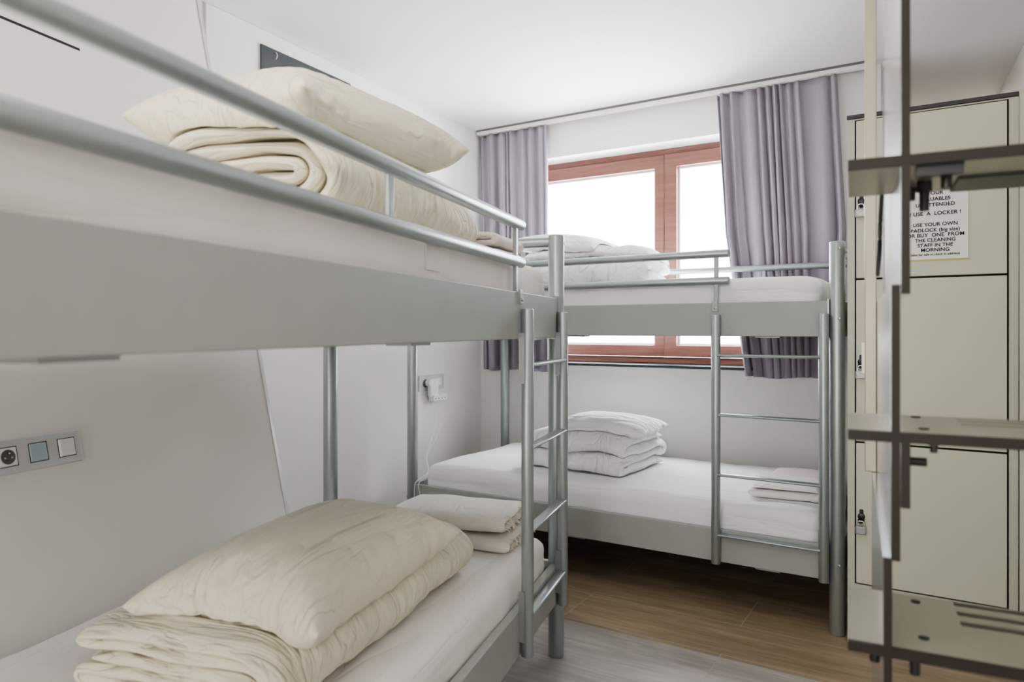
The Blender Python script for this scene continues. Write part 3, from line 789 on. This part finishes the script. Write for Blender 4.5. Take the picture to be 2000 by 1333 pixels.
SH = [shelf(1.490, 3), shelf(1.1075, 3), shelf(.8085, 3)]
def bolt(par, x, y, z, dz, r=.007):
    q = B(); dn = Vector((0, 0, -1)); P = Vector((x, y, z)); h = dz * .35
    skin_rings(q, [ring(P, dn, r * 1.5, 18), ring(P + dn * h, dn, r * 1.5, 18), ring(P + dn * h * 1.01, dn, r, 18), ring(P + dn * dz, dn, r * .95, 18)])
    obj('bolt', q, 'bolt_dark', par)
for x, y, dz in ((.125, .05, .028), (.105, .14, .045), (.090, .19, .02)): bolt(SH[0], x, y, 1.477, dz)
obj('bracket', bx(.085, .142, .012, .03, 1.462, 1.477), 'bolt_dark', SH[0], False)
for x, y, dz in ((.108, .03, .016), (.10, .17, .014)): bolt(SH[1], x, y, 1.0945, dz, .005)
for x, y in ((.098, .205), (.098, .055)):
    q = B(); rod(q, (x, y, 1.1075), (x, y, 1.109), .007, 14, .0004); obj('rivet', q, 'bolt_dark', SH[1])
    q = B(); rod(q, (x, y, .8085), (x, y, .81), .007, 14, .0004); obj('rivet', q, 'bolt_dark', SH[2])
for x, y, dz in ((.085, .03, .03), (.10, .06, .02), (.035, .05, .03)): bolt(SH[2], x, y, .7955, dz)
q = B(); rod(q, (.078, .02, 1.066), (.099, .02, 1.066), .006, 14, .001); obj('pin', q, 'rack_edge', rk)
obj('rear_post', bx(.030, .0535, .655, .69, .932, 2.35), 'rack_post', rk, True, .002)
q = B(); box(q, .024, .0435, .66, .685, 1.15, 1.22); obj('latch', q, 'gasket', rk, True, .002)
q = tube_path(B(), smooth_path([(.0535, .30, 1.50), (.051, .33, 1.44), (.0505, .35, 1.40), (.051, .48, 1.36)], 6), .004, 8); obj('wire_hook', q, 'bolt_dark', rk)

# ------------------------------------------------------------------ light
lamp = thing('ceiling_fill_lamp', 'round white ceiling lamp added as unseen fill behind the viewer', 'lamp', (-.75, .35, CEIL))  # lamp added out of view to brighten the room
q = B(); rod(q, (0, 0, -.001), (0, 0, -.03), .20, 40, .004); obj('fill_lamp_base', q, 'fill_lamp_metal', lamp)
q = B(); rod(q, (0, 0, -.03), (0, 0, -.07), .18, 40, .02); obj('diffuser', q, 'fill_lamp_glow', lamp)
def area(name, loc, target, size, sy_, energy, col, spread=PI):
    l = bpy.data.lights.new(name, 'AREA'); l.shape = 'RECTANGLE'; l.size = size; l.size_y = sy_; l.energy = energy; l.color = col; l.spread = spread
    o = bpy.data.objects.new(name, l); C.objects.link(o); o.location = loc
    o.rotation_euler = (Vector(target) - Vector(loc)).to_track_quat('-Z', 'Y').to_euler(); return o
area('window_daylight', (-2.35, 5.3, 1.95), (-2.35, 2.0, 1.4), 3.8, 3.2, 600, (.93, .97, 1.0))
area('ceiling_fill_light', (-.75, .35, CEIL - .075), (-.75, .35, 0), .36, .36, 8, (1, .95, .89))  # added fill, shines from the unseen ceiling lamp
area('room_fill_light', (-.7, -1.9, 1.5), (-1.1, 2.6, .9), 2.2, 1.8, 34, (1, .98, .955))  # broad fill added behind the camera, no lamp stands there
area('alcove_fill_light', (.0, 5.3, CEIL - .03), (.0, 5.2, 0), .4, .4, 1.6, (1, .93, .84))  # fill added to brighten the alcove, no lamp hangs there

w = bpy.data.worlds.new('overcast_sky'); SC.world = w; w.use_nodes = True
bg = w.node_tree.nodes['Background']; bg.inputs[0].default_value = (.94, .975, 1, 1); bg.inputs[1].default_value = 5.0

# ------------------------------------------------------------------ camera
cam = bpy.data.cameras.new('camera'); co = bpy.data.objects.new('camera', cam); C.objects.link(co)
cam.sensor_width = 36; cam.lens = 1374.3 / 2000 * 36; cam.shift_y = -(666.5 - 644.0) / 2000
cam.clip_start = .01
co.location = CAM; co.rotation_euler = (PI / 2, 0, YAW)
cam.dof.use_dof = True; cam.dof.focus_distance = 2.9; cam.dof.aperture_fstop = 3.4
SC.camera = co
SC.view_settings.view_transform = 'AgX'; SC.view_settings.look = 'AgX - Medium High Contrast'
SC.view_settings.exposure = 0.70; SC.view_settings.gamma = 1.0
try:
    SC.cycles.use_denoising = True; SC.cycles.max_bounces = 8; SC.cycles.diffuse_bounces = 5; SC.cycles.use_adaptive_sampling = True; SC.cycles.adaptive_threshold = .025; SC.cycles.sample_clamp_indirect = 8
except Exception: pass
